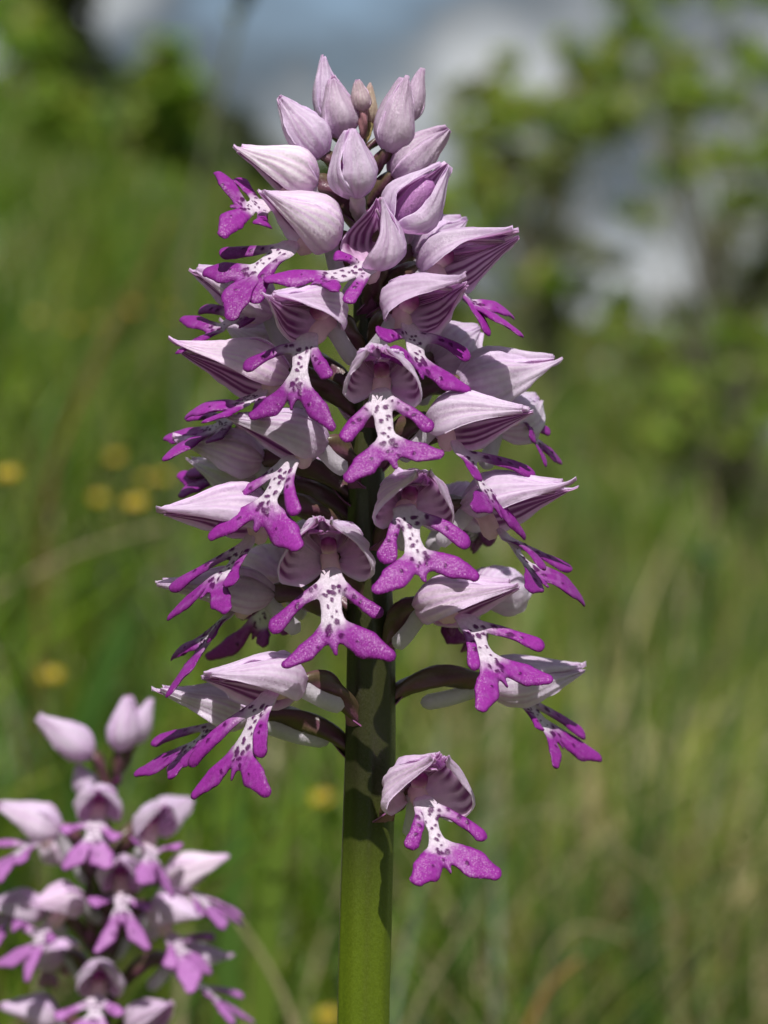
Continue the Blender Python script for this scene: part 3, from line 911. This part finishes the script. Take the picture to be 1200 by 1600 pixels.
        v, fs, cc_ = lip_geo(P3, seed + 11, .28 if lite else .145, lat, kk, cu, Hb + f * Ln * .15, .95 if lite else 0.0)
        # tie the lip to the hood: a short claw running back to the column foot
        mesh('lip', v, fs, M_LIP, fl, colors=cc_)
        cl = bez(Hb + f * Ln * .10 - u * RZ * .05, Hb + f * Ln * .18 - u * RZ * .1, P3[0] + (Hb - P3[0]) * .25, P3[0] + (P3[1] - P3[0]) * .02 - f * 1.9 * MM, 8)
        v, fc = tube(cl, np.array([1.2, 1.15, 1.1, 1.1, 1.15, 1.2, 1.15, .8]) * MM * kk, 12)
        mesh('lip_claw', v, fc, M_SEPAL, fl, colors=np.broadcast_to(V(.84, .66, .72), (len(v), 3)))
    v, fc, cc_ = bract_geo(s, d, rs.uniform(3.0, 4.2) * MM, seed)
    mesh('bract', v, fc, M_STEM, fl, colors=cc_)
    return fl

def bud(pl, tip, base, hw, d, seed, col=PALE, dt=0.0, yoff=45, gape=0.0, roll=20.0, ovcol=None, lite=False, ring=True):
    rs = np.random.RandomState(seed + 500)
    Hb, Ht = at(base[0], base[1], d, pl.y0), at(tip[0], tip[1], d + dt, pl.y0)
    f = unit(Ht - Hb); Ln = np.linalg.norm(Ht - Hb)
    u0 = V(0, -1, 0); u0 = unit(u0 - f * (u0 @ f))
    w_ = np.cross(f, u0)
    u = unit(u0 * math.cos(RAD(roll)) + w_ * math.sin(RAD(roll)))
    r = np.cross(f, u)
    R = hw * PX * (DC + pl.y0) / DC
    v, fc, cc_, s, dd, c = ovary_part(pl, Hb, f, yoff, .8 * MM * min(1, R / (3 * MM)) ** .5, rs, ovcol)
    b = mesh('bud', v, fc, M_STEM, pl.root, origin=Hb, colors=cc_)
    ns, ntt = (12, 12) if lite else (24, 26)
    for i, (mid, lf) in enumerate(((0, .30), (120, .16), (-120, .02))):
        hw_ = np.array([68, 68, 68, 66, 62, 60]) - gape * np.array([0, .3, 1, 1, .8, .2]) * (1 if i else 0)
        sh = 0 if not i else gape * .35 * (1 if mid > 0 else -1) * -1
        v, fc, cc_ = sepal_geo(Hb, f, u, r, Ln, R, R * .95, tab(*(mid + sh - hw_)), tab(*(mid + sh + hw_)), seed * 5 + i, ns, ntt, lift=lf * MM * min(1, R / (2 * MM)), s_end=rs.uniform(.96, 1.03), splay=rs.uniform(0, .02), inner='stripe', wr=1.1 * min(1, R / (3 * MM)), outc=col * V(.97, .97, .98), edge_tint=.5)
        mesh('sepal', v, fc, M_SEPAL, b, colors=cc_)
    if gape:
        v, fc = tube(np.stack([Hb + f * Ln * q for q in (.1, .3, .5, .7)]), R * V(.4, .5, .5, .3), 10)
        mesh('lip', v, fc, M_LIP, b, colors=np.broadcast_to(V(.45, .20, .47), (len(v), 3)))
    v, fc, cc_ = bract_geo(s, dd, 2.6 * MM * min(1.0, R / (2.6 * MM)), seed)
    mesh('bract', v, fc, M_STEM, b, colors=cc_)
    return b

def plant(name, label, sy, sx, sr, y0, sc):
    pl = Plant()
    pl.sy, pl.sx, pl.sr, pl.y0, pl.sc = sy, sx, sr, y0, sc
    pl.k = sc * (.84 if y0 else 1.0)
    c, r = at(sx[-1], sy[-1], 0, y0), sr[-1] * PX
    g = V(c[0] - .002, c[1], 0); g[2] = float(ground_z(g[0], g[1]))
    pl.root = empty(name, g)
    tag(pl.root, label, 'orchid')
    ys = np.linspace(sy[0], sy[-1], 90)
    P = [at(np.interp(q, sy, sx), q, 0, y0) for q in ys]
    R = [np.interp(q, sy, sr) * PX for q in ys]
    low = P[-1]
    for q in np.linspace(0, 1, 14)[1:]:
        P.append(low * (1 - q) + (g - V(0, 0, .012)) * q); R.append(r * (1 + .12 * q))
    P, R = np.array(P)[::-1], np.array(R)[::-1]
    for _ in range(3):
        P[1:-1] = (P[:-2] + 2 * P[1:-1] + P[2:]) / 4
        R[1:-1] = (R[:-2] + 2 * R[1:-1] + R[2:]) / 4
    nseg = 72
    v, f = tube(P, R, nseg)
    # shallow ribs running up the stem
    n = len(P)
    an = np.tile(np.arange(nseg) * 2 * math.pi / nseg, n)
    zz = np.repeat(P[:, 2], nseg)
    rib = wav(an * 5.0, zz * 6, 41, 3) * .5 + .5 * np.cos(an * 9 + .8 * np.sin(zz * 30))
    cen = np.repeat(P, nseg, axis=0)
    off = v[:n * nseg] - cen
    v[:n * nseg] = cen + off * (1 + .03 * rib)[:, None]
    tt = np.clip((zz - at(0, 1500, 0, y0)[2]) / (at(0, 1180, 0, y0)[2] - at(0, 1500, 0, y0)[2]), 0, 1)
    cl = lerpc(V(.090, .125, .007), V(.026, .025, .010), sstep(0, 1, tt) * .95 + .12 * wav(an * 2, zz * 60, 43, 2))  # green turning brown upward; spike's shade and sunlit lower end painted in too
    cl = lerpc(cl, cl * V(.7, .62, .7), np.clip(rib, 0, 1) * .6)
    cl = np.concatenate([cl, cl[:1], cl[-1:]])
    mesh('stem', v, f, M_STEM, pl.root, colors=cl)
    return pl

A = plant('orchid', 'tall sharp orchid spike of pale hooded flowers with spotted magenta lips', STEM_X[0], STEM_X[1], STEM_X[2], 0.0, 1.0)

GREYP = V(.75, .64, .75); CREAM = V(.70, .60, .45)
bud(A, (503, 88), (513, 196), 19, -45, 1, dt=-5)
bud(A, (516, 122), (537, 216), 27, 5, 2, col=GREYP)
bud(A, (557, 125), (567, 174), 13, 15, 3, col=V(.68, .58, .58), ovcol=V(.30, .14, .16), yoff=42)
bud(A, (577, 131), (578, 194), 10, -18, 4, col=CREAM, ovcol=V(.32, .25, .10), yoff=28)
bud(A, (632, 121), (604, 238), 29, 35, 5, col=GREYP)
bud(A, (657, 108), (638, 190), 15, -30, 6, col=GREYP)
bud(A, (433, 154), (506, 244), 28, 25, 7)
bud(A, (543, 200), (556, 310), 35, 75, 8, gape=26, roll=40, dt=20, yoff=48, ovcol=V(.5, .36, .45))
bud(A, (696, 198), (612, 276), 33, 20, 9, col=GREYP, roll=60)
bud(A, (697, 255), (614, 356), 42, 62, 10, gape=30, roll=175, dt=25)

# hoods and lips, top to bottom: (hood base, hood tip), facing, lip = neck, fork, arms, legs
flower(A, (496, 288, 364, 246), -62, [(412, 322), (372, 324), (372, 278), (412, 352), (338, 268), (346, 370)], seed=1, Lpx=140, roll=-5, dl=-10)
flower(A, (527, 374, 402, 313), -45, [(452, 384), (372, 442), (341, 394), (394, 470), (318, 425), (362, 497)], seed=2, roll=-18, Rz=.33)
flower(A, (588, 420, 582, 312), -28, [(578, 416), (492, 440), (522, 398), (542, 476), (412, 437), (524, 456)], seed=3, u=(.85, .5, 0), d0=70, Lpx=120, Rx=.32, Rz=.30, open_=1.1, dlip=105)
flower(A, (430, 486, 296, 436), -80, [(376, 492), (325, 522), (313, 482), (388, 505), (282, 497), (276, 553)], seed=4, roll=0, dl=-30, Lpx=145)
flower(A, (524, 505, 426, 476), -30, [(480, 528), (456, 628), (378, 577), (516, 592), (388, 652), (522, 672)], seed=5, roll=14, d0=90, Rx=.36, Rz=.30)
flower(A, (452, 590, 272, 556), -68, [(408, 614), (362, 640), (330, 640), (408, 652), (292, 650), (318, 660)], seed=6, roll=22, Rz=.31, Lpx=184)
flower(A, (412, 720, 270, 700), -86, [(362, 656), (312, 678), (292, 652), (330, 690), (258, 683), (258, 718)], seed=7, roll=0, dl=-40)
flower(A, (512, 694, 357, 668), -40, [(452, 720), (400, 816), (325, 792), (464, 806), (325, 841), (468, 856)], seed=8, roll=10, spur=(541, 734), d0=80, Rz=.31)
flower(A, (420, 760, 300, 735), -128, [(372, 742), (318, 750), (292, 738), (330, 780), (280, 740), (282, 776)], seed=9, d0=-90, Lpx=140)
flower(A, (425, 794, 252, 814), -62, [(388, 846), (320, 925), (266, 918), (358, 916), (260, 968), (356, 956)], seed=10, roll=14, Lpx=178, Rz=.31)
flower(A, (428, 930, 242, 928), -76, [(356, 962), (308, 1018), (278, 1018), (330, 1000), (268, 1030), (262, 1086)], seed=11, roll=4, Lpx=188, Rz=.28, dl=-20)
flower(A, (455, 905, 380, 880), -140, [(430, 938), (396, 990), (370, 960), (450, 990), (320, 1028), (415, 1010)], seed=12, d0=-95)
flower(A, (516, 874, 506, 832), -8, [(518, 896), (522, 1010), (421, 988), (600, 964), (440, 1042), (615, 1027)], seed=13, Lpx=124, splay=.07, Rx=0.40, Rz=.33, d0=95, flare=0.45, asym=(.0, -.6), open_=1.16)
flower(A, (598, 598, 590, 562), 6, [(594, 614), (614, 722), (534, 690), (679, 674), (540, 752), (695, 710)], seed=14, Lpx=124, splay=.07, Rx=0.34, Rz=.30, d0=118, flare=0.4, asym=(-.8, -.1), open_=1.16)
flower(A, (634, 792, 662, 758), 16, [(632, 792), (660, 898), (602, 880), (734, 854), (585, 924), (748, 902)], seed=15, Lpx=124, splay=.07, Rx=0.36, Rz=.31, d0=105, flare=0.45, asym=(-.7, .0), open_=1.16)
flower(A, (612, 495, 722, 452), 38, [(642, 512), (658, 582), (590, 522), (735, 560), (596, 556), (735, 610)], seed=16, roll=24, d0=70, dlip=95, Rx=.36, Rz=.32)
flower(A, (655, 424, 812, 376), 72, [(702, 442), (748, 486), (764, 526), (780, 496), (814, 524), (802, 496)], seed=17, roll=32, Lpx=170, Rz=.28, open_=1.05, dl=15)
flower(A, (714, 600, 866, 578), 100, None, seed=18, roll=-14, Lpx=155, Rz=.30, d0=10)
flower(A, (668, 662, 824, 655), 58, [(716, 698), (780, 800), (748, 752), (838, 742), (740, 796), (822, 842)], seed=19, roll=20, Lpx=172, Rz=.30, dl=10)
flower(A, (770, 668, 840, 640), 104, [(816, 652), (846, 706), (832, 690), (860, 672), (852, 728), (878, 724)], seed=20, d0=-40, k=.7)
flower(A, (722, 792, 892, 776), 74, [(788, 836), (846, 908), (850, 890), (893, 888), (826, 922), (912, 942)], seed=21, roll=16, Lpx=178, Rz=.30)
flower(A, (650, 950, 808, 934), 42, [(728, 966), (786, 1062), (740, 1050), (852, 1012), (750, 1110), (864, 1062)], seed=22, roll=6, Lpx=175, d0=70, Rz=.30)
flower(A, (752, 1066, 910, 1057), 108, [(818, 1094), (874, 1158), (846, 1142), (916, 1152), (868, 1202), (939, 1185)], seed=23, roll=-20, d0=-30, spur=(660, 1098), Lpx=165, yoff=30, Rz=.24)
flower(A, (646, 1240, 692, 1204), 16, [(662, 1250), (700, 1354), (636, 1328), (762, 1313), (648, 1380), (780, 1368)], seed=24, Lpx=124, splay=.07, Rx=0.41, Rz=.33, d0=80, flare=0.5, asym=(-.9, .0), open_=1.16, yoff=34)
flower(A, (476, 1066, 322, 1072), -48, [(420, 1086), (364, 1206), (292, 1198), (410, 1186), (298, 1247), (420, 1243)], seed=25, roll=14, spur=(535, 1103), Lpx=168, Rz=.33, dl=10)
flower(A, (392, 1118, 246, 1092), -80, [(342, 1130), (276, 1186), (236, 1160), (288, 1196), (212, 1208), (268, 1216)], seed=26, roll=-6, spur=(512, 1158), d0=-30, Lpx=155, Rz=.24, yoff=60)
# flowers on the far side
flower(A, (640, 398, 728, 354), 112, None, seed=27, d0=-40, Lpx=110, roll=-10)
flower(A, (672, 566, 750, 524), 115, None, seed=28, d0=-50, Lpx=110, roll=-10)
flower(A, (470, 560, 352, 520), -120, None, seed=29, d0=-60, Lpx=140)
flower(A, (500, 745, 400, 710), -135, None, seed=30, d0=-80, Lpx=130)
flower(A, (690, 800, 760, 790), 150, [(735, 815), (740, 850), (720, 850), (770, 850), (720, 850), (760, 840)], seed=31, d0=-110, Lpx=150)
flower(A, (745, 930, 826, 928), 130, [(720, 950), (735, 1000), (700, 990), (760, 1000), (690, 980), (735, 1010)], seed=32, d0=-85, Lpx=150)
flower(A, (525, 860, 445, 850), -160, None, seed=33, d0=-100, Lpx=150)

# ------------------------------------------------------------------ the second, smaller orchid behind
BY0 = .085
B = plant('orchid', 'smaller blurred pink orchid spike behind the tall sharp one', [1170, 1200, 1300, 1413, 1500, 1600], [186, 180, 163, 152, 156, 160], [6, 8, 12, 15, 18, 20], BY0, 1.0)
bud(B, (60, 1124), (146, 1180), 27, 15, 61, lite=True, yoff=50)
bud(B, (199, 1085), (186, 1174), 25, 15, 62, lite=True, yoff=40)
bud(B, (236, 1092), (208, 1162), 17, -10, 63, lite=True, yoff=50)
bud(B, (120, 1195), (138, 1240), 17, -10, 64, lite=True, yoff=50)
def fb(*a_, **k_):
    k_.setdefault('lite', True)
    k_.setdefault('Lpx', 105)
    return flower(B, *a_, **k_)
fb((156, 1262, 152, 1245), -5, [(150, 1284), (144, 1326), (94, 1298), (186, 1310), (98, 1358), (170, 1356)], seed=41, d0=70)
fb((98, 1296, -8, 1268), -60, [(55, 1316), (15, 1345), (-20, 1320), (30, 1350), (-25, 1360), (0, 1380)], seed=42)
fb((232, 1296, 262, 1270), 22, [(234, 1326), (240, 1354), (205, 1310), (285, 1320), (218, 1380), (272, 1405)], seed=43, d0=65)
fb((230, 1288, 302, 1258), 110, None, seed=44, d0=-50)
fb((188, 1376, 186, 1355), 8, [(189, 1400), (191, 1438), (140, 1410), (235, 1420), (147, 1490), (233, 1484)], seed=45, d0=75)
fb((258, 1372, 358, 1350), 68, [(302, 1396), (338, 1424), (318, 1432), (378, 1432), (345, 1450), (380, 1448)], seed=46)
fb((126, 1402, 50, 1424), -45, [(66, 1452), (56, 1486), (20, 1440), (85, 1470), (-5, 1506), (42, 1536)], seed=47, d0=50)
fb((70, 1418, -30, 1424), -75, [(20, 1430), (0, 1450), (-30, 1440), (30, 1450), (-30, 1470), (-5, 1480)], seed=48)
fb((238, 1420, 312, 1440), 42, [(272, 1466), (290, 1500), (266, 1512), (338, 1464), (298, 1550), (330, 1520)], seed=49, d0=50)
fb((262, 1500, 360, 1504), 75, [(312, 1540), (352, 1572), (330, 1560), (380, 1555), (362, 1600), (398, 1598)], seed=50)
fb((156, 1538, 154, 1520), -2, [(150, 1560), (146, 1606), (84, 1590), (192, 1586), (100, 1640), (190, 1640)], seed=51, d0=75)
fb((92, 1588, -5, 1582), -62, [(50, 1610), (20, 1640), (-10, 1620), (60, 1640), (-20, 1660), (10, 1670)], seed=52)
fb((205, 1600, 270, 1580), 45, [(230, 1620), (250, 1650), (210, 1650), (290, 1640), (220, 1680), (290, 1670)], seed=53, d0=50)
fb((120, 1330, 60, 1310), -140, None, seed=54, d0=-60)
fb((200, 1450, 260, 1440), 150, None, seed=55, d0=-70)
fb((110, 1490, 60, 1500), -140, [(90, 1500), (70, 1520), (50, 1510), (110, 1520), (60, 1540), (90, 1540)], seed=56, d0=-60)

for o in bpy.data.objects:
    if '_o' in o:
        del o['_o']
